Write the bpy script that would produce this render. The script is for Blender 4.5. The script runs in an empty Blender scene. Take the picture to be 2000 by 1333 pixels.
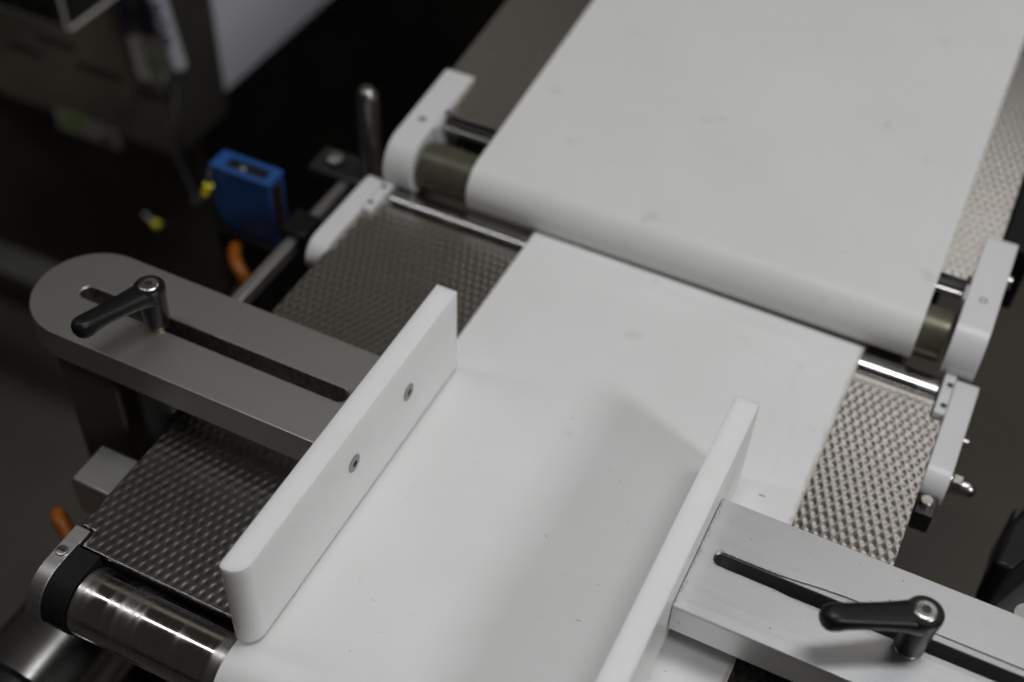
import bpy, bmesh, math, random
import numpy as np
from mathutils import Matrix, Vector

random.seed(7)
rng = np.random.default_rng(7)
scene = bpy.context.scene
C = scene.collection
PI = math.pi
R_ = math.radians

# ------------------------------------------------------------------ camera
cd = bpy.data.cameras.new('camera')
cam = bpy.data.objects.new('camera', cd)
C.objects.link(cam)
cr = Vector((0.8977991, 0.4390758, 0.0341931))
cdn = Vector((0.3389890, -0.6394048, -0.6901073))
cf = Vector((-0.2811462, 0.6311688, -0.7228989))
cl = Vector((0.2780433, -0.6632897, 0.6272159))
m = Matrix(((cr.x, -cdn.x, -cf.x, cl.x), (cr.y, -cdn.y, -cf.y, cl.y), (cr.z, -cdn.z, -cf.z, cl.z), (0, 0, 0, 1)))
cam.matrix_world = m
cd.sensor_width = 36
cd.lens = 45.024
cd.clip_start = 0.01
cd.clip_end = 100
cd.dof.use_dof = True
cd.dof.focus_distance = 0.715
cd.dof.aperture_fstop = 3.05
cd.dof.aperture_blades = 8
scene.camera = cam

# ------------------------------------------------------------------ light
w = bpy.data.worlds.new('World')
scene.world = w
w.use_nodes = True
bg = w.node_tree.nodes['Background']
bg.inputs[0].default_value = (1.0, 0.90, 0.78, 1)
bg.inputs[1].default_value = 0.023

def lamp(name, loc, target, sx, sy, power, col):
    l = bpy.data.lights.new(name, 'AREA')
    l.shape = 'RECTANGLE'
    l.size = sx
    l.size_y = sy
    l.energy = power
    l.color = col
    o = bpy.data.objects.new(name, l)
    C.objects.link(o)
    o.location = loc
    d = Vector(target) - Vector(loc)
    o.rotation_euler = d.to_track_quat('-Z', 'Y').to_euler()
    return o

COOL = (0.985, 0.995, 1.0)
WARM = (1.0, 0.97, 0.935)
lamp('ceiling_lamp_ahead', (0.65, 1.88, 2.1), (0.4, 0.1, 0.0), 1.9, 0.36, 3.3, WARM)
lamp('ceiling_lamp_right', (2.1, -0.85, 1.65), (0.1, -0.1, 0.0), 0.32, 0.5, 16, COOL)
lamp('ceiling_lamp_overhead', (0.45, 0.0, 2.35), (0.2, -0.1, 0.0), 0.4, 1.2, 22, COOL)
lamp('ceiling_lamp_left', (-1.25, -0.45, 2.2), (-0.1, -0.2, 0.0), 0.09, 1.5, 4.2, COOL)
lamp('added_fill_far_left', (-1.6, 2.1, 2.2), (-0.1, 0.1, 0.0), 1.3, 0.7, 0.4, (1.0, 0.9, 0.78))  # unseen fill added to lift reflections in the left metal

scene.view_settings.view_transform = 'Standard'
scene.view_settings.look = 'None'
scene.view_settings.exposure = 0.0
scene.view_settings.gamma = 1.0
scene.view_settings.use_curve_mapping = False
scene.cycles.use_denoising = True
scene.cycles.max_bounces = 8
scene.cycles.sample_clamp_indirect = 6

# ------------------------------------------------------------------ materials
class NT:
    def __init__(s, name):
        s.m = bpy.data.materials.new(name)
        s.m.use_nodes = True
        s.t = s.m.node_tree
        s.b = s.t.nodes['Principled BSDF']
        s.out = s.t.nodes['Material Output']
    def n(s, typ, **kw):
        nd = s.t.nodes.new(typ)
        for k, v in kw.items():
            setattr(nd, k, v)
        return nd
    def l(s, a, b):
        s.t.links.new(a, b)
    def coord(s, scale=(1, 1, 1), rot=(0, 0, 0), loc=(0, 0, 0)):
        tc = s.n('ShaderNodeTexCoord')
        mp = s.n('ShaderNodeMapping')
        mp.inputs['Scale'].default_value = scale
        mp.inputs['Rotation'].default_value = rot
        mp.inputs['Location'].default_value = loc
        s.l(tc.outputs['Object'], mp.inputs['Vector'])
        return mp.outputs[0]
    def noise(s, vec, scale, detail=4, rough=0.55, dist=0.0):
        nd = s.n('ShaderNodeTexNoise')
        nd.inputs['Scale'].default_value = scale
        nd.inputs['Detail'].default_value = detail
        nd.inputs['Roughness'].default_value = rough
        nd.inputs['Distortion'].default_value = dist
        s.l(vec, nd.inputs['Vector'])
        return nd.outputs['Fac']
    def ramp(s, fac, stops):
        nd = s.n('ShaderNodeValToRGB')
        e = nd.color_ramp.elements
        e[0].position, e[0].color = stops[0][0], stops[0][1]
        e[1].position, e[1].color = stops[-1][0], stops[-1][1]
        for p, c in stops[1:-1]:
            x = e.new(p)
            x.color = c
        s.l(fac, nd.inputs[0])
        return nd.outputs['Color']
    def mix(s, fac, a, b, mode='MIX'):
        nd = s.n('ShaderNodeMix', data_type='RGBA', blend_type=mode)
        for sock, v in ((nd.inputs[0], fac), (nd.inputs[6], a), (nd.inputs[7], b)):
            if isinstance(v, (int, float)):
                sock.default_value = v
            elif isinstance(v, tuple):
                sock.default_value = v
            else:
                s.l(v, sock)
        return nd.outputs[2]
    def bump(s, h, strength, dist, normal=None):
        nd = s.n('ShaderNodeBump')
        nd.inputs['Strength'].default_value = strength
        nd.inputs['Distance'].default_value = dist
        s.l(h, nd.inputs['Height'])
        if normal is not None:
            s.l(normal, nd.inputs['Normal'])
        return nd.outputs[0]

def g(v, a=1.0):
    return (v, v, v, a)

def simple(name, col, rough=0.5, metal=0.0, noise_amt=0.12, nscale=60, bump=0.0, spec=0.5, trans=None):
    k = NT(name)
    v = k.coord()
    f = k.noise(v, nscale, 5)
    lo = tuple(c * (1 - noise_amt) for c in col) + (1,)
    hi = tuple(min(1, c * (1 + noise_amt)) for c in col) + (1,)
    k.l(k.ramp(f, [(0.3, lo), (0.7, hi)]), k.b.inputs['Base Color'])
    k.b.inputs['Metallic'].default_value = metal
    k.b.inputs['Specular IOR Level'].default_value = spec
    ra = min(0.06, noise_amt * 0.7)
    rr = k.ramp(k.noise(v, nscale * 0.7, 4), [(0.3, g(max(0.02, rough - ra))), (0.7, g(min(1, rough + ra)))])
    k.l(rr, k.b.inputs['Roughness'])
    if bump:
        k.l(k.bump(k.noise(v, nscale * 12, 3), bump, 0.0004), k.b.inputs['Normal'])
    return k.m

def belt_mat(name, base, stain, rough, fleck, smudge, edge=None):
    k = NT(name)
    v = k.coord()
    # slow cloudy wear
    cloud = k.noise(v, 9, 5, 0.6)
    col = k.mix(k.ramp(cloud, [(0.35, g(0)), (0.75, g(1))]), base + (1,), stain + (1,))
    # rubbed streaks along the travel direction
    sv = k.coord(scale=(60, 3.5, 1))
    st = k.noise(sv, 1.6, 5, 0.7)
    col = k.mix(k.ramp(st, [(0.62, g(0)), (0.82, g(smudge))]), col, (0.50, 0.49, 0.46, 1))
    # small round smudges
    sm = k.noise(k.coord(loc=(3.1, 1.7, 0.4)), 42, 2, 0.4)
    col = k.mix(k.ramp(sm, [(0.70, g(0)), (0.80, g(smudge * 1.3))]), col, (0.42, 0.40, 0.36, 1))
    # tiny dark nicks
    nk = k.noise(k.coord(scale=(120, 330, 100), rot=(0, 0, 0.5)), 1.0, 3, 0.6, 0.6)
    col = k.mix(k.ramp(nk, [(0.715, g(0)), (0.745, g(fleck))]), col, (0.16, 0.15, 0.13, 1))
    if edge is not None:
        tc = k.n('ShaderNodeTexCoord'); sp = k.n('ShaderNodeSeparateXYZ'); k.l(tc.outputs['Object'], sp.inputs[0])
        er = k.n('ShaderNodeMapRange'); k.l(sp.outputs['X'], er.inputs[0])
        er.inputs[1].default_value = edge - 0.006; er.inputs[2].default_value = edge; er.inputs[3].default_value = 0.0; er.inputs[4].default_value = 0.55
        en = k.noise(k.coord(scale=(300, 70, 100)), 1.0, 5, 0.7)
        ea = k.n('ShaderNodeMath', operation='ADD'); k.l(er.outputs[0], ea.inputs[0]); k.l(en, ea.inputs[1])
        col = k.mix(k.ramp(ea.outputs[0], [(0.72, g(0)), (1.0, g(0.6))]), col, (0.36, 0.32, 0.25, 1))
    k.l(col, k.b.inputs['Base Color'])
    k.l(k.ramp(k.noise(v, 30, 4), [(0.3, g(rough - 0.06)), (0.7, g(rough + 0.08))]), k.b.inputs['Roughness'])
    k.b.inputs['Specular IOR Level'].default_value = 0.4
    h = k.noise(v, 900, 3)
    h2 = k.noise(v, 14, 3)
    n1 = k.bump(h2, 0.25, 0.004)
    k.l(k.bump(h, 0.12, 0.0003, n1), k.b.inputs['Normal'])
    return k.m

M = {}
M['belt_near'] = belt_mat('white_belt', (0.80, 0.80, 0.795), (0.755, 0.755, 0.745), 0.42, 0.75, 0.22, edge=0.2502)
M['belt_far'] = belt_mat('ivory_belt', (0.745, 0.742, 0.726), (0.705, 0.70, 0.68), 0.46, 0.2, 0.22)

def poly_white(name, base, rough=0.30, sss=0.6):
    k = NT(name)
    v = k.coord()
    col = k.ramp(k.noise(v, 18, 5), [(0.3, tuple(c * 0.97 for c in base) + (1,)), (0.7, base + (1,))])
    # yellowish grime film towards irregular patches
    col = k.mix(k.ramp(k.noise(k.coord(loc=(5, 2, 1)), 26, 4, 0.6), [(0.58, g(0)), (0.8, g(0.25))]), col, (0.62, 0.60, 0.53, 1))
    sc = k.noise(k.coord(scale=(500, 70, 260), rot=(0.3, 0.2, 0.5)), 1.0, 3, 0.6, 0.4)
    col = k.mix(k.ramp(sc, [(0.735, g(0)), (0.76, g(0.6))]), col, (0.25, 0.24, 0.22, 1))
    k.l(col, k.b.inputs['Base Color'])
    k.b.inputs['Roughness'].default_value = rough
    k.b.inputs['Subsurface Weight'].default_value = sss
    k.b.inputs['Subsurface Radius'].default_value = (1.0, 0.9, 0.8)
    k.b.inputs['Subsurface Scale'].default_value = 0.011
    k.l(k.bump(k.noise(v, 260, 3), 0.08, 0.0006), k.b.inputs['Normal'])
    return k.m
M['hdpe'] = poly_white('white_polyethylene', (0.90, 0.90, 0.89))
M['bracket_white'] = poly_white('white_bracket_plastic', (0.70, 0.70, 0.70), 0.36, 0.35)

def brushed(name, base, rough, sx=4, sy=420, wear=None, dirt=None, grain=1.0):
    """machined bar: fine grain along X, optional scuffed band round a slot (object space)."""
    k = NT(name)
    gr = k.noise(k.coord(scale=(sx, sy, sy)), 3.0, 6, 0.7)
    fine = k.noise(k.coord(), 1500 if grain > 0.9 else 800, 3)
    blot = k.noise(k.coord(), 35, 5, 0.65)
    col = k.ramp(gr, [(0.3, tuple(c * (1 - 0.05 * grain) for c in base) + (1,)), (0.7, base + (1,))])
    col = k.mix(k.ramp(blot, [(0.55, g(0)), (0.8, g(0.22))]), col, tuple(c * 0.72 for c in base) + (1,))
    spk = k.noise(k.coord(loc=(2, 7, 3)), 330, 2, 0.5)
    col = k.mix(k.ramp(spk, [(0.735, g(0)), (0.76, g(0.8))]), col, (0.12, 0.11, 0.09, 1))
    rg = k.ramp(gr, [(0.3, g(rough - 0.03 * grain)), (0.7, g(rough + 0.04 * grain))])
    if wear is not None:
        x0, yc, hw, spread = wear
        tc = k.n('ShaderNodeTexCoord')
        sp = k.n('ShaderNodeSeparateXYZ')
        k.l(tc.outputs['Object'], sp.inputs[0])
        d = k.n('ShaderNodeMath', operation='SUBTRACT'); k.l(sp.outputs['Y'], d.inputs[0]); d.inputs[1].default_value = yc
        dx = k.n('ShaderNodeMath', operation='SUBTRACT'); dx.inputs[0].default_value = x0 + hw; k.l(sp.outputs['X'], dx.inputs[1])
        dm = k.n('ShaderNodeMath', operation='MAXIMUM'); k.l(dx.outputs[0], dm.inputs[0]); dm.inputs[1].default_value = 0.0
        cv = k.n('ShaderNodeCombineXYZ'); k.l(dm.outputs[0], cv.inputs[0]); k.l(d.outputs[0], cv.inputs[1])
        a = k.n('ShaderNodeVectorMath', operation='LENGTH'); k.l(cv.outputs[0], a.inputs[0])
        nz = k.noise(k.coord(scale=(90, 260, 90)), 1.0, 5, 0.7)
        nm = k.n('ShaderNodeMath', operation='MULTIPLY_ADD'); k.l(nz, nm.inputs[0]); nm.inputs[1].default_value = -spread * 2.2; k.l(a.outputs['Value'], nm.inputs[2])
        mr = k.n('ShaderNodeMapRange'); k.l(nm.outputs[0], mr.inputs[0])
        mr.inputs[1].default_value = hw - spread * 0.9; mr.inputs[2].default_value = hw + spread * 0.05
        mr.inputs[3].default_value = 1.0; mr.inputs[4].default_value = 0.0
        scr = k.noise(k.coord(scale=(260, 900, 200), rot=(0, 0, 0.25)), 1.0, 3, 0.7)
        wc = k.ramp(scr, [(0.35, (0.26, 0.26, 0.26, 1)), (0.55, tuple(base) + (1,))])
        col = k.mix(mr.outputs[0], col, wc)
        rg = k.mix(mr.outputs[0], rg, g(0.36))
        if dirt is not None:
            dd = k.n('ShaderNodeMapRange'); k.l(sp.outputs['X'], dd.inputs[0])
            dd.inputs[1].default_value = dirt; dd.inputs[2].default_value = dirt + 0.006; dd.inputs[3].default_value = 0.36; dd.inputs[4].default_value = 0.0
            dn = k.noise(k.coord(scale=(700, 420, 300)), 1.0, 6, 0.85)
            da = k.n('ShaderNodeMath', operation='ADD'); k.l(dd.outputs[0], da.inputs[0]); k.l(dn, da.inputs[1])
            col = k.mix(k.ramp(da.outputs[0], [(0.74, g(0)), (0.90, g(0.55))]), col, (0.16, 0.12, 0.07, 1))
    k.l(col, k.b.inputs['Base Color'])
    k.l(rg, k.b.inputs['Roughness'])
    k.b.inputs['Metallic'].default_value = 1.0
    n1 = k.bump(gr, 0.05 * grain, 0.0002)
    k.l(k.bump(fine, 0.16 if grain > 0.9 else 0.20, 0.0002, n1), k.b.inputs['Normal'])
    return k.m
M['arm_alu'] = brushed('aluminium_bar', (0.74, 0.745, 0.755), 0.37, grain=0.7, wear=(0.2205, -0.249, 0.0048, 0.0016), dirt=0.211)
M['arm_shaded_worn'] = brushed('aluminium_bar_shaded_worn', (0.60, 0.60, 0.61), 0.40)  # same aluminium darkened: shade on the sides, wear on the recess floor
M['arm_steel'] = brushed('steel_bar', (0.53, 0.508, 0.485), 0.42, grain=0.35, wear=(-0.2125, -0.244, 0.0054, 0.0006))
M['grey_metal'] = brushed('grey_metal', (0.52, 0.51, 0.50), 0.42)
M['post_metal'] = brushed('dull_post_metal', (0.36, 0.345, 0.33), 0.3)
M['screw_grey'] = simple('dull_screw_steel', (0.34, 0.335, 0.32), 0.42, 0.8, 0.1, 300)
M['dark_metal'] = brushed('dark_metal', (0.10, 0.10, 0.10), 0.45)

def roller_mat(name, base, rough, scratch):
    k = NT(name)
    # turning marks: rings round the X axis
    rings = k.noise(k.coord(scale=(900, 6, 6)), 1.0, 5, 0.75)
    bands = k.noise(k.coord(scale=(38, 0.5, 0.5)), 1.0, 3, 0.6)
    patch = k.noise(k.coord(scale=(60, 25, 25)), 1.0, 4, 0.6)
    col = k.ramp(rings, [(0.3, tuple(c * 0.75 for c in base) + (1,)), (0.65, base + (1,))])
    k.l(col, k.b.inputs['Base Color'])
    k.b.inputs['Metallic'].default_value = 1.0
    rg = k.ramp(bands, [(0.47, g(rough)), (0.56, g(rough + 0.26 * scratch))])
    rg2 = k.mix(k.ramp(patch, [(0.5, g(0)), (0.75, g(0.5 * scratch))]), rg, g(0.3))
    k.l(rg2, k.b.inputs['Roughness'])
    k.l(k.bump(rings, 0.22 * scratch, 0.0003), k.b.inputs['Normal'])
    return k.m
M['roller_steel'] = roller_mat('turned_steel', (0.74, 0.725, 0.70), 0.09, 0.9)
M['chrome'] = roller_mat('chrome_rod', (0.55, 0.54, 0.53), 0.15, 0.35)
M['bed'] = simple('embossed_steel', (0.52, 0.502, 0.48), 0.22, 1.0, 0.02, 90)
M['bed_far'] = simple('clean_embossed_steel', (0.60, 0.585, 0.56), 0.26, 1.0, 0.02, 90)
M['steel'] = simple('stainless_steel', (0.55, 0.54, 0.52), 0.28, 1.0, 0.1, 200)
M['motor_steel'] = simple('polished_motor_steel', (0.50, 0.49, 0.475), 0.20, 1.0, 0.02, 60)
M['black_plastic'] = simple('black_plastic', (0.008, 0.008, 0.009), 0.38, 0, 0.2, 300, 0.10, 0.28)
M['black_matte'] = simple('black_rubber', (0.006, 0.006, 0.006), 0.6, 0, 0.2, 120, 0, 0.25)
M['socket'] = simple('socket_shadow_metal', (0.06, 0.055, 0.05), 0.5, 0.6, 0.2, 300)  # dark colour put in for the shade inside sockets and screw holes
M['olive'] = simple('olive_drum', (0.115, 0.109, 0.076), 0.36, 0.45, 0.15, 80)
M['brass'] = simple('brass_washer', (0.55, 0.42, 0.22), 0.35, 1.0, 0.1, 300)
M['blue'] = simple('blue_plastic', (0.016, 0.078, 0.27), 0.42, 0, 0.12, 200, 0.05)
M['red_lens'] = simple('dark_red_lens', (0.020, 0.002, 0.002), 0.15, 0, 0.2, 100)
M['display'] = simple('black_display', (0.006, 0.006, 0.007), 0.2, 0, 0.2, 100)
M['print_grey'] = simple('grey_print', (0.28, 0.28, 0.29), 0.5, 0, 0.2, 300)
M['orange'] = simple('orange_cable', (0.36, 0.10, 0.007), 0.45, 0, 0.1, 200)
M['yellow'] = simple('yellow_ferrule', (0.80, 0.72, 0.03), 0.4, 0, 0.08, 200)
M['cable'] = simple('black_cable', (0.016, 0.016, 0.018), 0.45, 0, 0.2, 200)
M['cab_black'] = simple('black_housing', (0.011, 0.011, 0.010), 0.6, 0, 0.25, 12, 0, 0.03)
M['cab_lower'] = simple('dark_olive_housing', (0.075, 0.069, 0.057), 0.5, 0, 0.3, 6, 0, 0.3)
M['cab_panel'] = simple('brown_panel', (0.165, 0.142, 0.115), 0.45, 0, 0.25, 10, 0, 0.4)
M['cab_edge'] = simple('grey_frame', (0.10, 0.098, 0.09), 0.45, 0, 0.15, 20)
M['post_dark'] = simple('dark_corner_paint', (0.045, 0.043, 0.038), 0.5, 0, 0.2, 20, 0, 0.2)
M['paper'] = simple('white_sheet', (0.63, 0.63, 0.70), 0.5, 0, 0.03, 6)
M['label'] = simple('label_stock', (0.40, 0.38, 0.34), 0.5, 0, 0.1, 40)
M['tag'] = simple('tag_plastic', (0.62, 0.60, 0.56), 0.5, 0, 0.06, 40)
M['green'] = simple('green_print', (0.16, 0.34, 0.04), 0.5, 0, 0.15, 60)
M['navy'] = simple('navy_print', (0.012, 0.012, 0.06), 0.5, 0, 0.15, 60)
M['ink'] = simple('dark_ink', (0.02, 0.02, 0.05), 0.5, 0, 0.2, 60)
M['panel_print'] = simple('faded_print', (0.035, 0.032, 0.027), 0.5, 0, 0.3, 60)
M['sleeve'] = simple('white_sleeve', (0.42, 0.42, 0.46), 0.5, 0, 0.08, 50)
M['bin'] = simple('smoky_bin', (0.018, 0.018, 0.015), 0.3, 0, 0.2, 30)

def floor_mat():
    k = NT('concrete_floor')
    v = k.coord()
    a = k.noise(v, 2.2, 6, 0.6)
    b = k.noise(v, 60, 5, 0.6)
    col = k.ramp(a, [(0.3, (0.066, 0.056, 0.043, 1)), (0.7, (0.130, 0.112, 0.088, 1))])
    col = k.mix(0.3, col, k.ramp(b, [(0.3, g(0.03)), (0.7, g(0.09))]))
    k.l(col, k.b.inputs['Base Color'])
    k.b.inputs['Roughness'].default_value = 0.6
    k.l(k.bump(b, 0.3, 0.002), k.b.inputs['Normal'])
    return k.m
M['floor'] = floor_mat()

# ------------------------------------------------------------------ mesh helpers
def finish(name, me, mat, parent=None, smooth=35, bevel=0.0, seg=2, loc=None):
    me.materials.append(mat)
    if smooth:
        for p in me.polygons:
            p.use_smooth = True
        me.set_sharp_from_angle(angle=R_(smooth))
    o = bpy.data.objects.new(name, me)
    C.objects.link(o)
    if parent is not None:
        o.parent = parent
    if loc is not None:
        o.location = loc
    if bevel:
        b = o.modifiers.new('bevel', 'BEVEL')
        b.width = bevel
        b.segments = seg
        b.limit_method = 'ANGLE'
        b.angle_limit = R_(40)
        b.harden_normals = False
    return o

def from_bm(name, bm, mat, parent=None, **kw):
    bmesh.ops.recalc_face_normals(bm, faces=bm.faces)
    me = bpy.data.meshes.new(name)
    bm.to_mesh(me)
    bm.free()
    return finish(name, me, mat, parent, **kw)

def add_box(bm, x0, x1, y0, y1, z0, z1):
    vs = [bm.verts.new(p) for p in ((x0, y0, z0), (x1, y0, z0), (x1, y1, z0), (x0, y1, z0), (x0, y0, z1), (x1, y0, z1), (x1, y1, z1), (x0, y1, z1))]
    for f in ((0, 3, 2, 1), (4, 5, 6, 7), (0, 1, 5, 4), (1, 2, 6, 5), (2, 3, 7, 6), (3, 0, 4, 7)):
        bm.faces.new([vs[i] for i in f])

def box(name, x0, x1, y0, y1, z0, z1, mat, parent=None, bevel=0.0006, **kw):
    bm = bmesh.new()
    add_box(bm, x0, x1, y0, y1, z0, z1)
    return from_bm(name, bm, mat, parent, bevel=bevel, **kw)

AX = {'x': (1, 2, 0), 'y': (0, 2, 1), 'z': (0, 1, 2)}
def prism(name, loops, a0, a1, axis, mat, parent=None, bevel=0.0006, **kw):
    """solid between two parallel faces; loops[0] = outline, the rest are through holes."""
    i, j, k = AX[axis]
    bm = bmesh.new()
    def P(u, v, a):
        p = [0, 0, 0]
        p[i], p[j], p[k] = u, v, a
        return bm.verts.new(p)
    ends = []
    for a in (a0, a1):
        edges = []
        vl = []
        for lp in loops:
            vs = [P(u, v, a) for u, v in lp]
            vl.append(vs)
            for q in range(len(vs)):
                edges.append(bm.edges.new((vs[q], vs[(q + 1) % len(vs)])))
        bmesh.ops.triangle_fill(bm, use_beauty=True, use_dissolve=False, edges=edges)
        ends.append(vl)
    for A, B in zip(ends[0], ends[1]):
        for q in range(len(A)):
            r = (q + 1) % len(A)
            bm.faces.new((A[q], A[r], B[r], B[q]))
    return from_bm(name, bm, mat, parent, bevel=bevel, **kw)

def arc(cx, cy, r, a0, a1, n):
    return [(cx + r * math.cos(R_(a0 + (a1 - a0) * t / n)), cy + r * math.sin(R_(a0 + (a1 - a0) * t / n))) for t in range(n + 1)]

def slot_loop(x0, x1, yc, hw, n=10):
    return arc(x0 + hw, yc, hw, 90, 270, n) + arc(x1 - hw, yc, hw, -90, 90, n)

def circle(cx, cy, r, n=20):
    return arc(cx, cy, r, 0, 360 - 360 / n, n - 1)

def round_rect(x0, x1, y0, y1, r, n=5):
    return arc(x1 - r, y1 - r, r, 0, 90, n) + arc(x0 + r, y1 - r, r, 90, 180, n) + arc(x0 + r, y0 + r, r, 180, 270, n) + arc(x1 - r, y0 + r, r, 270, 360, n)

def lathe(name, prof, mat, parent=None, axis='z', n=40, loc=(0, 0, 0), **kw):
    """prof = [(radius, along)], closed with caps when the radius is 0."""
    bm = bmesh.new()
    rings = []
    i, j, k = {'z': (0, 1, 2), 'x': (1, 2, 0), 'y': (2, 0, 1)}[axis]
    for r, a in prof:
        ring = []
        for q in range(n if r > 0 else 1):
            t = 2 * PI * q / n
            p = [0, 0, 0]
            p[i], p[j], p[k] = r * math.cos(t), r * math.sin(t), a
            ring.append(bm.verts.new(Vector(p) + Vector(loc)))
        rings.append(ring)
    for A, B in zip(rings, rings[1:]):
        for q in range(n):
            r = (q + 1) % n
            if len(A) == 1 and len(B) == 1:
                continue
            if len(A) == 1:
                bm.faces.new((A[0], B[q], B[r]))
            elif len(B) == 1:
                bm.faces.new((A[q], A[r], B[0]))
            else:
                bm.faces.new((A[q], A[r], B[r], B[q]))
    return from_bm(name, bm, mat, parent, **kw)

def rod(name, axis, c, r, a0, a1, mat, parent=None, n=40, ch=0.0006, **kw):
    i, j, k = {'z': (0, 1, 2), 'x': (1, 2, 0), 'y': (2, 0, 1)}[axis]
    loc = [0, 0, 0]
    loc[i], loc[j] = c
    return lathe(name, [(0, a0), (r - ch, a0), (r, a0 + ch), (r, a1 - ch), (r - ch, a1), (0, a1)], mat, parent, axis, n, loc, **kw)

def tube(name, pts, r, mat, parent=None, n=12, sub=6, **kw):
    P = [Vector(p) for p in pts]
    path = []
    for i in range(len(P) - 1):
        p0 = P[max(i - 1, 0)]; p1 = P[i]; p2 = P[i + 1]; p3 = P[min(i + 2, len(P) - 1)]
        for s in range(sub):
            t = s / sub
            path.append(0.5 * ((2 * p1) + (p2 - p0) * t + (2 * p0 - 5 * p1 + 4 * p2 - p3) * t * t + (3 * p1 - p0 - 3 * p2 + p3) * t ** 3))
    path.append(P[-1])
    bm = bmesh.new()
    up = Vector((0.13, 0.31, 0.94))
    rings = []
    for i, p in enumerate(path):
        t = (path[min(i + 1, len(path) - 1)] - path[max(i - 1, 0)]).normalized()
        u = t.cross(up).normalized()
        v = t.cross(u)
        rr = r[0] + (r[1] - r[0]) * i / (len(path) - 1) if isinstance(r, tuple) else r
        rings.append([bm.verts.new(p + rr * (math.cos(2 * PI * q / n) * u + math.sin(2 * PI * q / n) * v)) for q in range(n)])
    for A, B in zip(rings, rings[1:]):
        for q in range(n):
            bm.faces.new((A[q], A[(q + 1) % n], B[(q + 1) % n], B[q]))
    bm.faces.new(rings[0]); bm.faces.new(list(reversed(rings[-1])))
    return from_bm(name, bm, mat, parent, **kw)

def thing(name, label, cat, loc=(0, 0, 0), group=None):
    o = bpy.data.objects.new(name, None)
    o.empty_display_size = 0.02
    C.objects.link(o)
    o.location = loc
    o['label'] = label
    o['category'] = cat
    if group:
        o['group'] = group
    return o

def tag(o, label, cat, group=None):
    o['label'] = label
    o['category'] = cat
    if group:
        o['group'] = group
    return o

def adopt(root):
    """keep children authored in world coordinates in place under a moved root."""
    bpy.context.view_layer.update()
    inv = root.matrix_world.inverted()
    for ch in root.children:
        ch.matrix_parent_inverse = inv

PX, QY = 0.0059, 0.0068
def embossed(name, strips, mat, parent, ztop, amp, skip=None, edge=None, stepx=9, stepy=8):
    """plate of staggered pressed dimples, real relief; strips = (x0, x1, y0, y1)."""
    vs, fs = [], []
    for (x0, x1, y0, y1) in strips:
        nx = max(2, int(round((x1 - x0) / PX * stepx)))
        ny = max(2, int(round((y1 - y0) / QY * stepy)))
        X, Y = np.meshgrid(np.linspace(x0, x1, nx + 1), np.linspace(y0, y1, ny + 1))
        f = np.cos(2 * PI * X / PX) * np.cos(PI * Y / QY)
        Zh = ztop - 0.12 * amp + 0.12 * amp * np.where(f > 0, f, 0)
        for ox, oy in ((PX / 2, 0.0), (0.0, QY)):           # oval pressed dimples in two staggered sets
            dx = (X - ox) - PX * np.round((X - ox) / PX)
            dy = (Y - oy) - 2 * QY * np.round((Y - oy) / (2 * QY))
            r2 = (dx / 0.0021) ** 2 + (dy / 0.0042) ** 2
            Zh = Zh - amp * np.where(r2 < 1, (1 - r2) ** 2, 0)
        if edge is not None:                       # flat margin strip
            e = np.clip((edge - Y) / 0.004, 0, 1) * np.clip((Y - y0) / 0.0015, 0, 1)
            Zh = (ztop - amp * 0.6) * (1 - e) + Zh * e
        base = len(vs)
        vs.extend(np.stack([X, Y, Zh], -1).reshape(-1, 3).tolist())
        for j in range(ny):
            yc = y0 + (j + .5) * (y1 - y0) / ny
            for i in range(nx):
                xc = x0 + (i + .5) * (x1 - x0) / nx
                if skip is not None and skip(xc, yc):
                    continue
                a = base + j * (nx + 1) + i
                fs.append((a, a + 1, a + nx + 2, a + nx + 1))
    me = bpy.data.meshes.new(name)
    me.from_pydata(vs, [], fs)
    o = finish(name, me, mat, parent, smooth=0)
    me.polygons.foreach_set('use_smooth', [True] * len(me.polygons))
    s = o.modifiers.new('sheet', 'SOLIDIFY')
    s.thickness = 0.0022
    s.offset = -1
    return o

def belt(name, x0, x1, near, far, t, mat, parent, skew=0.0):
    """endless belt: near/far = (y, z, outer radius); real thickness, rounded over both noses."""
    def loop(d):
        (yn, zn, rn), (yf, zf, rf) = near, far
        a = arc(yn, zn, rn - d, 90, 270, 28)
        b = arc(yf, zf, rf - d, -90, 90, 20)
        top = [(yf + (yn - yf) * s / 12, zf + rf - d + ((zn + rn) - (zf + rf)) * s / 12) for s in range(1, 12)]
        return a + b + top
    O, I = loop(0), loop(t)
    bm = bmesh.new()
    ee = 0.0005
    sec = []
    for x, lp in ((x0, I), (x0, O), (x1, O), (x1, I)):
        sec.append([bm.verts.new((x, y + skew * (x - x0) * 0 + (skew if y > -0.1 else 0) * (1 - (x - x0) / (x1 - x0)), z)) for y, z in lp])
    n = len(O)
    for A, B in ((sec[0], sec[1]), (sec[1], sec[2]), (sec[2], sec[3]), (sec[3], sec[0])):
        for q in range(n):
            r = (q + 1) % n
            bm.faces.new((A[q], A[r], B[r], B[q]))
    return from_bm(name, bm, mat, parent, smooth=40, bevel=ee, seg=2)

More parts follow.
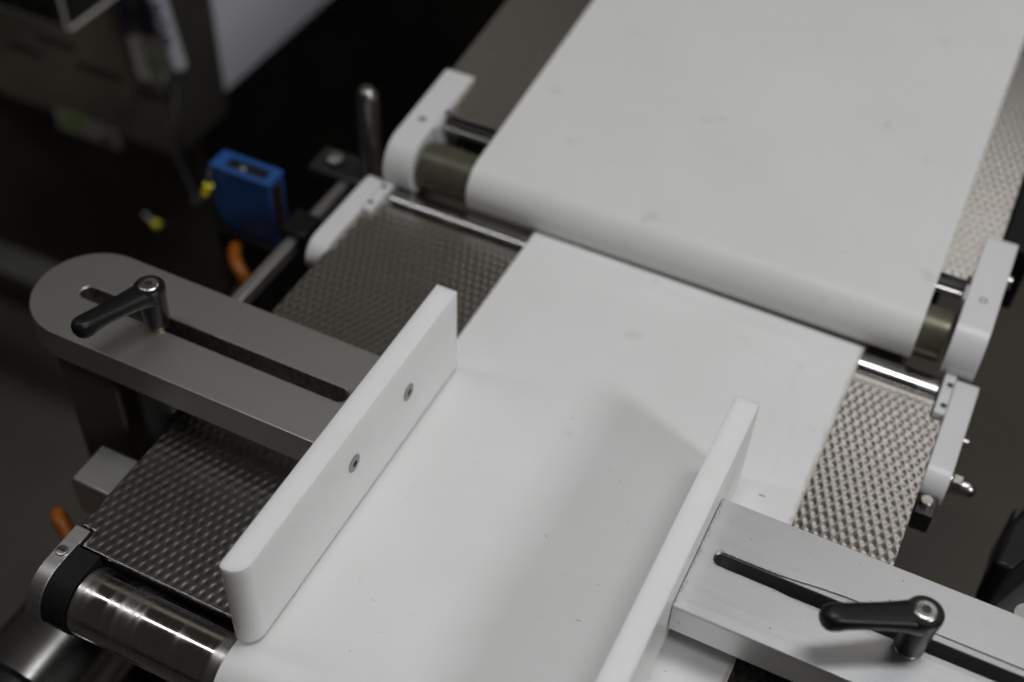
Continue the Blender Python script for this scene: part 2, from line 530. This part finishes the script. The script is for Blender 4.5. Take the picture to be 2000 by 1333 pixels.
def screw(name, loc, normal, r, parent, kind, hgt=0.0012, mat=None):
    """screw head with a real drive recess, standing along `normal`."""
    n = 28
    bm = bmesh.new()
    prof = [(r, 0), (r, hgt * 0.55), (r * 0.9, hgt * 0.9), (r * 0.72, hgt)]
    rings = [[bm.verts.new((R * math.cos(2 * PI * q / n), R * math.sin(2 * PI * q / n), a)) for q in range(n)] for R, a in prof]
    for A, B in zip(rings, rings[1:]):
        for q in range(n):
            bm.faces.new((A[q], A[(q + 1) % n], B[(q + 1) % n], B[q]))
    if kind == 'hex':
        inner = [(r * 0.42 * math.cos(2 * PI * q / 6 + .3), r * 0.42 * math.sin(2 * PI * q / 6 + .3)) for q in range(6)]
    elif kind == 'cross':
        a, b = r * 0.14, r * 0.48
        inner = [(a, a), (a, b), (-a, b), (-a, a), (-b, a), (-b, -a), (-a, -a), (-a, -b), (a, -b), (a, -a), (b, -a), (b, a)]
    else:
        a, b = r * 0.12, r * 0.70
        inner = [(b, a), (-b, a), (-b, -a), (b, -a)]
    top = [bm.verts.new((x, y, hgt)) for x, y in inner]
    bot = [bm.verts.new((x, y, hgt * 0.45)) for x, y in inner]
    es = [e for e in bm.edges if e.verts[0] in rings[-1] and e.verts[1] in rings[-1]]
    es += [bm.edges.new((top[q], top[(q + 1) % len(top)])) for q in range(len(top))]
    bmesh.ops.triangle_fill(bm, use_beauty=True, use_dissolve=False, edges=es)
    for q in range(len(top)):
        p = (q + 1) % len(top)
        bm.faces.new((top[q], top[p], bot[p], bot[q]))
    bm.faces.new(bot)
    bmesh.ops.recalc_face_normals(bm, faces=bm.faces)
    bs = set(bot)
    for f_ in bm.faces:
        if any(v_ in bs for v_ in f_.verts):
            f_.material_index = 1
    rot = Vector(normal).to_track_quat('Z', 'Y').to_matrix().to_4x4()
    bm.transform(Matrix.Translation(loc) @ rot)
    me = bpy.data.meshes.new(name)
    bm.to_mesh(me)
    bm.free()
    o = finish(name, me, mat or M['steel'], parent)
    me.materials.append(M['socket'])
    return o

# ------------------------------------------------------------------ floor
bm = bmesh.new()
vs = [bm.verts.new(p) for p in ((-6, -5, -0.9), (6, -5, -0.9), (6, 9, -0.9), (-6, 9, -0.9))]
bm.faces.new(vs)
fl = from_bm('floor', bm, M['floor'], smooth=0)
fl['kind'] = 'structure'

# ------------------------------------------------------------------ near conveyor
nc = thing('belt_conveyor', 'near conveyor with narrow white belt between two white guide rails', 'conveyor', (0.094, -0.2, -0.9), 'belt conveyors in line')
ML, MR, MY = -0.1257, 0.3131, -0.3788
def skip_near(x, y):
    return (x > 0.3045 and y > -0.046) or (x < -0.1165 and y > -0.046) or (x < -0.1165 and y < -0.3665)
embossed('slider_bed', [(ML, 0.012, MY, -0.0305)], M['bed'], nc, -0.0027, 0.00034, skip_near, edge=-0.0345)
embossed('slider_bed', [(0.238, MR, MY, -0.0305)], M['bed'], nc, -0.0027, 0.00034, skip_near, edge=-0.0345)
box('bed_centre', 0.0125, 0.2375, MY, -0.0305, -0.0058, -0.0030, M['steel'], nc, bevel=0)
belt('belt', 0.0, 0.25, (-0.397, -0.0235, 0.0235), (-0.0142, -0.0151, 0.0151), 0.0024, M['belt_near'], nc, skew=0.0025)
rod('head_roller', 'x', (-0.397, -0.0235), 0.0209, -0.1005, 0.288, M['roller_steel'], nc, n=72)
rod('nose_rod', 'x', (-0.0142, -0.0151), 0.0125, -0.1165, 0.3040, M['chrome'], nc, n=48)
rod('return_rod', 'x', (0.010, -0.036), 0.007, -0.118, 0.303, M['chrome'], nc, n=32)
box('frame_beam', -0.095, 0.283, -0.36, -0.05, -0.075, -0.013, M['black_matte'], nc)
for lx in (-0.07, 0.235):
    box('leg', lx, lx + 0.04, -0.22, -0.18, -0.9, -0.0755, M['dark_metal'], nc)
box('gap_dark_filler', -0.114, 0.30, -0.3775, -0.3605, -0.040, -0.0075, M['black_matte'], nc)  # added black box that keeps the gap below the bed edge dark
# white nose brackets
def nose_bracket(sign, xin, xout, xtab):
    prof = arc(-0.012, -0.007, 0.0075, 0, 90, 6) + [(-0.02, 0.0012)] + [(-0.085, 0.0012)] + arc(-0.0855, -0.0148, 0.016, 90, 200, 10) + [(-0.06, -0.032), (-0.004, -0.032)]
    o = prism('nose_bracket', [prof], min(xin, xout), max(xin, xout), 'x', M['bracket_white'], nc, bevel=0.0012, seg=3)
    t = round_rect(-0.0445, -0.0045, -0.027, 0.00113, 0.0006)
    s = prism('bracket_tab', [t], min(xin - sign * 0.0004, xtab), max(xin - sign * 0.0004, xtab), 'x', M['bracket_white'], o, bevel=0.0003)
    for yy in (-0.0165, -0.0365):
        lathe('screw_hole', [(0, 0.00125), (0.0019, 0.00125), (0.0023, 0.0011)], M['socket'], o, 'z', 16, ((xin + xtab) / 2 + sign * 0.001, yy, 0))
    return o
nbr = nose_bracket(1, 0.3131, 0.3285, 0.3055)
nbl = nose_bracket(-1, -0.1257, -0.1405, -0.1180)
# adjuster on the right nose bracket
rod('adjuster_washer', 'x', (-0.083, -0.016), 0.0085, 0.3287, 0.3303, M['steel'], nc, n=28)
lathe('adjuster_nut', [(0.0062, 0.3305), (0.0066, 0.331), (0.0066, 0.3362), (0.0055, 0.3366)], M['steel'], nc, 'x', 6, (0, -0.083, -0.016), smooth=20)
lathe('cap_nut', [(0.0052, 0.3368), (0.0054, 0.339), (0.0051, 0.342), (0.0040, 0.3445), (0.0022, 0.346), (0, 0.3464)], M['steel'], nc, 'x', 28, (0, -0.083, -0.016))
box('adjuster_block', 0.3145, 0.3262, -0.118, -0.1005, -0.030, -0.013, M['dark_metal'], nc)
rod('adjuster_bolt', 'z', (0.3195, -0.110), 0.0042, -0.014, -0.008, M['steel'], nc, n=20)
rod('pin', 'x', (-0.045, -0.016), 0.003, 0.3287, 0.3335, M['steel'], nc, n=16)
# head bearing block with grey strap at the near left
def head_block(x0, x1, strap, xin):
    prof = arc(-0.397, -0.0235, 0.0225, 90, 262, 20) + [(-0.3805, -0.044), (-0.3805, -0.0012)]
    b = prism('bearing_block', [prof], x0, x1, 'x', M['black_matte'], nc, bevel=0.0008)
    sx0, sx1 = strap
    prism('block_tail', [[(-0.3803, -0.040), (-0.3690, -0.040), (-0.3690, -0.0012), (-0.3803, -0.0012)]], sx0, sx1, 'x', M['black_matte'], b, bevel=0.0004)
    o_ = arc(-0.397, -0.0235, 0.0245, 186, 90, 18) + [(-0.3700, 0.001)]
    i_ = [(-0.3700, -0.0007)] + arc(-0.397, -0.0235, 0.02275, 90, 186, 18)
    prism('strap', [o_ + i_], sx0, sx1, 'x', M['grey_metal'], b, bevel=0.0003)
    screw('strap_screw', ((sx0 + sx1) / 2, -0.3885, 0.0005), (0, 0.0, 1), 0.0038, b, 'slot', 0.0018)
    return b
head_block(-0.1265, -0.1012, (-0.1262, -0.1166), -0.1165)
head_block(0.2888, 0.3138, (0.3035, 0.3135), 0.303)
adopt(nc)

# ------------------------------------------------------------------ far conveyor (slightly tilted up)
fc = thing('belt_conveyor', 'far conveyor with wide off-white belt and olive end drum', 'conveyor', (0.0, 0.0112, 0.0323), 'belt conveyors in line')
fc.rotation_euler = (math.atan(0.0846), 0, R_(0.55))
RO = 0.0212
U0, U1 = -0.0575, 0.2795
embossed('slider_bed', [(-0.1245, U0 + 0.008, 0.0405, 0.47)], M['bed_far'], fc, -0.0030, 0.00020, None)
embossed('slider_bed', [(U1 - 0.008, 0.3115, 0.0405, 0.47)], M['bed_far'], fc, -0.0030, 0.00020, None)
box('bed_centre', U0 + 0.0085, U1 - 0.0085, 0.042, 0.47, -0.0062, -0.0032, M['steel'], fc, bevel=0)
belt('belt', U0, U1, (0.0, -RO, RO), (0.435, -0.016, 0.016), 0.0026, M['belt_far'], fc)
rod('drum', 'x', (0.0, -RO), RO - 0.0027, -0.1005, 0.2975, M['olive'], fc, n=64)
rod('tie_rod', 'x', (0.0285, -0.0075), 0.0028, -0.1035, 0.2975, M['chrome'], fc, n=20)
box('cross_bar', -0.1035, 0.2975, 0.0335, 0.0395, -0.014, -0.0065, M['dark_metal'], fc)
box('frame_beam', -0.1, 0.285, 0.06, 0.43, -0.085, -0.020, M['dark_metal'], fc)
box('side_plate', 0.3135, 0.335, 0.092, 0.40, -0.070, -0.0115, M['black_matte'], fc)
for lx in (-0.08, 0.24):
    box('leg', lx, lx + 0.04, 0.26, 0.30, -0.97, -0.0855, M['dark_metal'], fc)
def drum_bracket(x0, x1, tabs):
    prof = arc(0.0, -RO, 0.0235, 90, 235, 16) + [(0.03, -0.052), (0.078, -0.026)] + arc(0.0800, -0.0085, 0.0095, -40, 90, 8) + [(0.06, 0.0012)]
    o = prism('drum_bracket', [prof], x0, x1, 'x', M['bracket_white'], fc, bevel=0.0014, seg=3)
    sg, xt = tabs
    tb = prism('bracket_tab', [round_rect(0.018, 0.0325, -0.022, 0.0006, 0.001)], min(xt), max(xt), 'x', M['bracket_white'], o, bevel=0.0008)
    screw('bracket_screw', ((xt[0] + x0 + x1 - xt[0]) / 2, 0.021, 0.0010), (0, 0, 1), 0.0034, o, 'cross', 0.0010)
    lathe('screw_hole', [(0, 0.00125), (0.002, 0.00125), (0.0025, 0.0011)], M['socket'], o, 'z', 16, ((xt[0] + xt[1]) / 2, 0.0385, -0.0006))
    return o
drum_bracket(0.3005, 0.3225, (1, (0.2985, 0.3001)))
drum_bracket(-0.1265, -0.1035, (-1, (-0.1031, -0.1015)))
for xx in (0.3228, -0.1306):
    rod('side_bolt', 'x', (0.062, -0.015), 0.005, xx, xx + 0.0038, M['steel'], fc, n=18)

# ------------------------------------------------------------------ guide rails with arms and clamp levers
def clamp_lever(root, hub, tip, ztop=0.0792, zb=0.0455, washer='steel'):
    hx, hy = hub
    z0 = zb + 0.0022
    lv = lathe('clamp_lever', [(0.0, z0), (0.0078, z0), (0.0082, z0 + 0.001), (0.0088, ztop - 0.012), (0.0098, ztop - 0.004), (0.0097, ztop - 0.0015), (0.0086, ztop - 0.0002), (0.0, ztop)],
               M['black_plastic'], root, 'z', 44, (hx, hy, 0))
    # handle: superellipse sections lofted from the hub to a rounded, deeper tip
    d = Vector((tip[0] - hx, tip[1] - hy, 0))
    L = d.length
    u = d.normalized()
    s = Vector((-u.y, u.x, 0))
    bm = bmesh.new()
    st = [(0.000, 0.0085, 0.0060, -0.0066), (0.10, 0.0083, 0.0058, -0.0064), (0.22, 0.0074, 0.0050, -0.0052), (0.45, 0.0067, 0.0045, -0.0044), (0.70, 0.0063, 0.0044, -0.0034),
          (0.85, 0.0062, 0.0050, -0.0034), (0.93, 0.0062, 0.0058, -0.0037), (1.00, 0.0059, 0.0060, -0.0038), (1.05, 0.0050, 0.0053, -0.0038), (1.09, 0.0034, 0.0038, -0.0037), (1.11, 0.0012, 0.0014, -0.0037)]
    rings = []
    n = 28
    for t, a, b, zo in st:
        c = Vector((hx, hy, ztop + zo + 0.003 * t)) + u * (L * t)
        ring = []
        for q in range(n):
            th = 2 * PI * q / n
            cx, cz = math.cos(th), math.sin(th)
            e = 2 / 2.8
            X = math.copysign(abs(cx) ** e, cx) * a * 1.1
            Zz = math.copysign(abs(cz) ** e, cz) * b * 1.05
            ring.append(bm.verts.new(c + s * X + Vector((0, 0, Zz))))
        rings.append(ring)
    for A, B in zip(rings, rings[1:]):
        for q in range(n):
            bm.faces.new((A[q], A[(q + 1) % n], B[(q + 1) % n], B[q]))
    bm.faces.new(rings[0]); bm.faces.new(rings[-1])
    from_bm('handle', bm, M['black_plastic'], lv, smooth=50)
    screw('insert_screw', (hx, hy, ztop - 0.0006), (0, 0, 1), 0.0063, lv, 'hex', 0.0014)
    rod('washer', 'z', (hx, hy), 0.0074, zb + 0.0002, zb + 0.0021, M[washer], lv, n=28, ch=0.0003)
    rod('stud', 'z', (hx, hy), 0.0033, zb - 0.034, zb + 0.0001, M['socket'], lv, n=16)
    return lv

lg = thing('guide_rail', 'white guide rail with two screws, on a rounded dark steel arm, left of belt', 'guide rail', (-0.18, -0.245, -0.5), 'guide rails over the belt')
G0, G1 = -0.0008, 0.0134
plan = [(G0, -0.1566), (G0, -0.3885)] + arc(G0 + 0.003, -0.3885, 0.003, 180, 270, 4)[1:] + arc(0.0034, -0.3815, 0.0100, -90, 0, 12) + [(G1, -0.1566)]
gp = prism('guide_plate', [plan], 0.0036, 0.0722, 'z', M['hdpe'], lg, bevel=0.0022, seg=4)
for yy, zz in ((-0.2197, 0.0412), (-0.2833, 0.0432)):
    screw('countersunk_screw', (G1 - 0.0003, yy, zz), (1, 0, 0), 0.0059, gp, 'hex', 0.0009, M['screw_grey'])
ax0 = -0.2435
outline = arc(ax0 + 0.0391, -0.244, 0.0391, 90, 270, 40) + [(G0 - 0.0003, -0.2831), (G0 - 0.0003, -0.2049)]
prism('support_arm', [outline, slot_loop(-0.2125, -0.0150, -0.244, 0.0053)], 0.0218, 0.0455, 'z', M['arm_steel'], lg, bevel=0.0007)
clamp_lever(lg, (-0.1520, -0.2460), (-0.1645, -0.2935), washer='brass')
rod('clamp_boss', 'z', (-0.142, -0.264), 0.0165, -0.030, 0.0215, M['dark_metal'], lg, n=40)
box('post', -0.216, -0.172, -0.276, -0.215, -0.52, 0.0215, M['cab_lower'], lg)
adopt(lg)

rg = thing('guide_rail', 'white guide rail on a bright slotted aluminium arm, right of belt', 'guide rail', (0.38, -0.25, -0.5), 'guide rails over the belt')
H0, H1 = 0.1966, 0.2110
plan = [(H0, -0.1566), (H0, -0.3815)] + arc(H1 - 0.0034 - 0.001, -0.3815, 0.0100, 180, 270, 10)[1:] + [(H1, -0.3915), (H1, -0.1566)]
gp = prism('guide_plate', [plan], 0.0036, 0.0722, 'z', M['hdpe'], rg, bevel=0.0022, seg=4)
for yy in (-0.2197, -0.2833):
    screw('countersunk_screw', (H0 + 0.0003, yy, 0.0420), (-1, 0, 0), 0.0059, gp, 'hex', 0.0009, M['screw_grey'])
RS = 0.2205
outl = [(H1 + 0.0003, -0.2885), (0.470, -0.2885), (0.470, -0.2095), (H1 + 0.0003, -0.2095)]
ra = prism('support_arm', [outl, slot_loop(RS, 0.455, -0.249, 0.0045)], 0.0223, 0.0437, 'z', M['arm_shaded_worn'], rg, bevel=0.0006)
# top skin of the arm holds the wide, worn washer recess round the slot
sk = arc(RS + 0.0045, -0.249, 0.0047, 90, 270, 10) + [(0.256, -0.2539), (0.266, -0.2549), (0.278, -0.2564), (0.292, -0.2573)] + arc(0.4475, -0.249, 0.0083, -90, 90, 10) + [(0.292, -0.2407), (0.278, -0.2416), (0.266, -0.2431), (0.256, -0.2441)]
prism('arm_face', [outl, sk], 0.04375, 0.0449, 'z', M['arm_alu'], ra, bevel=0.0003)
box('slot_dark_block', 0.228, 0.46, -0.2610, -0.2370, 0.0065, 0.0221, M['black_matte'], rg)  # added black block, darkens the view down through the slot
clamp_lever(rg, (0.3295, -0.2548), (0.2875, -0.2805), zb=0.0439, ztop=0.0792)
rod('post', 'z', (0.397, -0.249), 0.013, -0.5, 0.0220, M['chrome'], rg, n=36)
adopt(rg)

# post clamp and black bar at the far right
pm = thing('post_clamp', 'dark clamp block with black bar behind the right aluminium arm', 'clamp', (0.40, -0.14, -0.9))
bm = bmesh.new()
A = [(0.3690, -0.1195), (0.3810, -0.1205), (0.4300, -0.020), (0.3960, -0.020), (0.3720, -0.085)]
prism('black_bar', [[(x, y) for x, y in A]], -0.075, -0.030, 'z', M['black_plastic'], pm, bevel=0.004, seg=3)
box('clamp_block', 0.3790, 0.42, -0.1300, -0.0300, -0.130, -0.0755, M['dark_metal'], pm, bevel=0.002)
rod('clamp_pin', 'z', (0.3965, -0.1505), 0.0100, -0.16, -0.028, M['steel'], pm, n=30)
box('stand', 0.385, 0.415, -0.09, -0.06, -0.9, -0.1305, M['dark_metal'], pm)
adopt(pm)

# ------------------------------------------------------------------ things left of the near conveyor
rail = thing('side_rail', 'grey steel rail lying along the left of the near conveyor', 'rail', (-0.178, -0.1, -0.9))
box('rail_bar', -0.1850, -0.1755, -0.235, 0.02, -0.052, -0.040, M['grey_metal'], rail, bevel=0.0015)
box('rail_stand', -0.183, -0.1765, -0.12, -0.10, -0.9, -0.0525, M['black_matte'], rail)
adopt(rail)

mp = thing('mounting_post', 'short round steel post with bolted foot plate beside the white bracket', 'post', (-0.165, 0.03, -0.9))
lathe('pillar', [(0, -0.06), (0.0085, -0.06), (0.0085, 0.040), (0.0080, 0.0445), (0.0062, 0.0475), (0.0030, 0.0490), (0, 0.0494)], M['post_metal'], mp, 'z', 32, (-0.1625, 0.030, 0))
box('foot_plate', -0.215, -0.150, 0.015, 0.045, -0.046, -0.036, M['dark_metal'], mp, bevel=0.0015)
lathe('foot_bolt', [(0.0065, -0.0355), (0.007, -0.035), (0.007, -0.030), (0.006, -0.0295), (0, -0.0293)], M['steel'], mp, 'z', 6, (-0.197, 0.030, 0), smooth=20)
box('post_stand', -0.170, -0.155, 0.022, 0.038, -0.9, -0.0605, M['black_matte'], mp)
adopt(mp)

bb = tag(box('bar_end', -0.180, -0.128, -0.3245, -0.2915, -0.075, -0.040, M['grey_metal'], None, bevel=0.002), 'square grey metal bar end poking out left of the dimpled bed', 'bar')

# motor lying below the near left corner
mo = thing('drum_motor', 'polished steel motor tube with black end cap under the near left corner', 'motor', (-0.165, -0.33, -0.9))
rod('housing', 'y', (-0.150, -0.163), 0.043, -0.4255, -0.20, M['motor_steel'], mo, n=64)
rod('end_cap', 'y', (-0.150, -0.163), 0.047, -0.47, -0.4260, M['black_plastic'], mo, n=64, ch=0.004)
box('motor_stand', -0.18, -0.12, -0.36, -0.30, -0.9, -0.2085, M['black_matte'], mo)
adopt(mo)

# orange cables
tag(tube('orange_cable', [(-0.216, -0.308, -0.25), (-0.2150, -0.312, -0.16), (-0.2105, -0.319, -0.108), (-0.2050, -0.3250, -0.0995), (-0.1960, -0.329, -0.1010), (-0.1850, -0.3345, -0.1060), (-0.174, -0.338, -0.13), (-0.170, -0.338, -0.30)], 0.0052, M['orange']),
    'short orange cable loop below the dimpled bed beside the bearing block', 'cable')

# ------------------------------------------------------------------ photo sensor
se = thing('photo_sensor', 'blue box photo sensor with black display on top, left of the conveyor', 'sensor', (-0.27, 0.0, -0.9))
sx0, sx1, sy0, sy1, sz0, sz1 = -0.2900, -0.2310, -0.0180, 0.0035, -0.106, -0.0420
prof = [(sx0 + 0.004, sz1), (sx1, sz1), (sx1, sz0), (sx0 + 0.020, sz0), (sx0 + 0.004, sz0 + 0.010), (sx0, sz0 + 0.026), (sx0, sz1 - 0.004)]
hs = prism('housing', [prof], sy0, sy1, 'y', M['blue'], se, bevel=0.0015, seg=3)
tp = prism('top_rim', [round_rect(sx0 + 0.001, sx1 + 0.0006, sy0 - 0.0006, sy1 + 0.0006, 0.002), list(reversed(round_rect(sx0 + 0.012, sx1 - 0.007, sy0 + 0.005, sy1 - 0.005, 0.001)))], sz1 + 0.0002, sz1 + 0.0026, 'z', M['blue'], hs, bevel=0.0005)
box('display', sx0 + 0.0125, sx1 - 0.0075, sy0 + 0.0055, sy1 - 0.0055, sz1 + 0.0003, sz1 + 0.0014, M['display'], se, bevel=0)
box('display_mark', -0.2640, -0.2595, -0.0105, -0.0065, sz1 + 0.00142, sz1 + 0.0016, M['print_grey'], se, bevel=0)
box('lens_window', sx1 + 0.0002, sx1 + 0.0012, sy0 + 0.0025, sy1 - 0.006, sz0 + 0.010, sz1 - 0.003, M['red_lens'], se, bevel=0.0003)
box('side_lug', sx0 - 0.0050, sx0 - 0.0003, -0.016, -0.008, sz1 - 0.015, sz1 - 0.005, M['blue'], se, bevel=0.002)
box('mount_plate', -0.1920, -0.1695, -0.062, -0.035, -0.100, -0.034, M['black_plastic'], se, bevel=0.002)
box('mount_foot', -0.290, -0.2290, -0.022, 0.004, -0.128, -0.1065, M['black_matte'], se, bevel=0.001)
box('sensor_stand', -0.222, -0.205, -0.026, -0.008, -0.9, -0.1425, M['black_matte'], se)
adopt(se)
tag(tube('orange_cable', [(-0.2700, -0.024, -0.118), (-0.2620, -0.036, -0.1150), (-0.2529, -0.045, -0.1160), (-0.2457, -0.048, -0.1220), (-0.2479, -0.048, -0.1357), (-0.2569, -0.048, -0.155), (-0.270, -0.05, -0.22)], 0.0055, M['orange']),
    'orange cable bending down in front of the blue sensor foot', 'cable')

# ------------------------------------------------------------------ cabinet in the back left
cb = thing('machine_cabinet', 'large dark machine cabinet with brown front panel in the background', 'cabinet', (-1.1, 0.8, -0.9))
box('upper_housing', -1.60, -0.6165, 0.3025, 2.6, -0.372, 0.25, M['cab_black'], cb, bevel=0.002)
box('lower_housing', -1.60, -0.6200, 0.355, 2.6, -0.9, -0.3725, M['cab_lower'], cb, bevel=0.002)
box('side_dark_sheet', -0.6198, -0.6170, 0.3555, 2.6, -0.9, -0.3727, M['cab_black'], cb, bevel=0)  # black sheet added so the lower housing's side stays dark
fp = box('front_panel', -1.55, -0.6165, 0.2985, 0.3022, -0.3715, 0.2, M['cab_panel'], cb, bevel=0.001)
box('corner_post', -0.6162, -0.6110, 0.3025, 0.4045, -0.372, 0.25, M['post_dark'], cb, bevel=0.002)
# blurred print on the panel
for (x, z, l_) in ((-0.800, -0.262, 0.060), (-0.745, -0.285, 0.070), (-0.660, -0.292, 0.045), (-0.850, -0.290, 0.05)):
    box('printed_line', x, x + l_, 0.2980, 0.2984, z, z + 0.010, M['panel_print'], fp, bevel=0)
lb = box('sticker', -0.802, -0.703, 0.2976, 0.2984, -0.395, -0.3655, M['label'], fp, bevel=0)
box('sticker_mark', -0.790, -0.757, 0.2971, 0.2975, -0.384, -0.368, M['green'], fp, bevel=0)
box('sticker_dot', -0.728, -0.717, 0.2971, 0.2975, -0.390, -0.379, M['ink'], fp, bevel=0)
box('base_rail', -1.60, -0.70, 0.20, 0.245, -0.62, -0.598, M['cab_edge'], cb, bevel=0.002)
adopt(cb)

# sheet fixed to the cabinet's side
sh = tag(box('white_sheet', -0.6160, -0.6145, 0.4060, 1.25, -0.3440, 0.22, M['paper'], None, bevel=0.0005), 'plain white sheet on the dark side of the cabinet', 'sheet')

# plastic bin in the top left corner
bn = thing('parts_bin', 'smoky plastic bin with pale edges in the top left corner', 'bin', (-0.75, 0.24, -0.145))
box('front_wall', -1.00, -0.640, 0.200, 0.2025, -0.143, -0.02, M['bin'], bn, bevel=0.0005)
box('side_wall', -0.6415, -0.6392, 0.2028, 0.295, -0.143, -0.02, M['bin'], bn, bevel=0.0005)
box('bottom_edge', -1.00, -0.6388, 0.1985, 0.2015, -0.1465, -0.1432, M['cab_edge'], bn, bevel=0.0005)
box('side_edge', -0.6405, -0.6375, 0.2018, 0.295, -0.1465, -0.1432, M['tag'], bn, bevel=0.0005)
box('corner_edge', -0.6412, -0.6382, 0.1975, 0.1998, -0.1430, -0.02, M['tag'], bn, bevel=0.0005)
for hx in (-0.665, -0.692, -0.722):
    lathe('hole', [(0.0085, 0.1992), (0.008, 0.1990), (0, 0.1989)], M['black_matte'], bn, 'y', 20, (hx, 0, -0.128))
adopt(bn)

# hanging tag and cable by the cabinet corner
ht = thing('hanging_tag', 'white tag with green mark under a navy striped holder', 'tag', (-0.625, 0.285, -0.2))
pl_ = [(-0.6440, -0.2020), (-0.6020, -0.1895), (-0.5985, -0.2480), (-0.604, -0.2545), (-0.636, -0.2590), (-0.6410, -0.2540)]
prism('tag_plate', [pl_], 0.288, 0.2895, 'y', M['tag'], ht, bevel=0.0004)
prism('green_mark', [[(-0.6170, -0.2180), (-0.6090, -0.2260), (-0.6000, -0.2500), (-0.6080, -0.2470), (-0.6150, -0.2330)]], 0.2872, 0.2878, 'y', M['green'], ht, bevel=0)
box('holder', -0.6470, -0.6050, 0.2885, 0.2900, -0.1985, -0.10, M['cab_edge'], ht, bevel=0)
box('holder_rail', -0.6475, -0.6385, 0.286, 0.2884, -0.2000, -0.10, M['navy'], ht, bevel=0.0005)
box('holder_rail', -0.6150, -0.6045, 0.286, 0.2884, -0.1930, -0.10, M['navy'], ht, bevel=0.0005)
box('holder_bar', -0.6383, -0.6152, 0.2865, 0.2884, -0.1700, -0.1650, M['navy'], ht, bevel=0.0005)
adopt(ht)

hc = thing('marked_cable', 'black cable in a hand-lettered white sleeve, ending in a yellow tip', 'cable', (-0.58, 0.26, -0.2))
S0, S1 = Vector((-0.583, 0.270, -0.060)), Vector((-0.5610, 0.270, -0.2060))
tube('sleeve', [S0, (S0 + S1) / 2, S1], (0.0105, 0.0098), M['sleeve'], hc, n=20)
tube('wire', [S1 + Vector((0, 0, 0.01)), (-0.5600, 0.262, -0.222), (-0.5480, 0.235, -0.245), (-0.5150, 0.190, -0.255), (-0.4640, 0.150, -0.265), (-0.4640, 0.140, -0.277), (-0.4840, 0.140, -0.300), (-0.5080, 0.145, -0.325), (-0.5190, 0.147, -0.3290)], 0.0026, M['cable'], hc)
tube('yellow_tip', [(-0.5185, 0.147, -0.3290), (-0.5270, 0.147, -0.3285)], 0.0042, M['yellow'], hc, sub=2)
tube('pin', [(-0.5272, 0.147, -0.3285), (-0.5400, 0.148, -0.3205)], 0.0014, M['screw_grey'], hc, sub=2)
# lettering wrapped on the sleeve
fc_ = bpy.data.curves.new('lettering', 'FONT')
fc_.body = '8OP'
fc_.size = 0.030
fo = bpy.data.objects.new('lettering_src', fc_)
C.objects.link(fo)
bpy.context.view_layer.update()
me = bpy.data.meshes.new_from_object(fo.evaluated_get(bpy.context.evaluated_depsgraph_get()))
bpy.data.objects.remove(fo)
bmt = bmesh.new(); bmt.from_mesh(me)
bmesh.ops.subdivide_edges(bmt, edges=bmt.edges, cuts=1)
axd = (S1 - S0).normalized()
sv_ = axd.cross(Vector((0, 1, 0))).normalized()
tocam = -(Vector((0, 1, 0)) - axd * axd.y).normalized()
for v_ in bmt.verts:
    al, ac = v_.co.x + 0.062, (v_.co.y - 0.010) / 0.0113
    v_.co = S0 + axd * al + 0.0113 * (math.sin(ac) * (-sv_) * -1 + math.cos(ac) * tocam)
bmt.to_mesh(me); bmt.free()
finish('lettering', me, M['ink'], hc, smooth=0)
adopt(hc)

yc = thing('ferruled_wire', 'short black wire with yellow tip hanging beside the blue sensor', 'wire', (-0.30, -0.02, -0.06))
tube('wire', [(-0.2905, -0.0120, -0.0430), (-0.2870, -0.0215, -0.0460), (-0.2850, -0.0265, -0.0530)], 0.0020, M['cable'], yc)
tube('yellow_tip', [(-0.2850, -0.0265, -0.0530), (-0.2895, -0.0285, -0.0635)], (0.0040, 0.0034), M['yellow'], yc, sub=2)
tube('pin', [(-0.2896, -0.0285, -0.0637), (-0.3010, -0.0270, -0.0800)], 0.0016, M['screw_grey'], yc, sub=2)
adopt(yc)
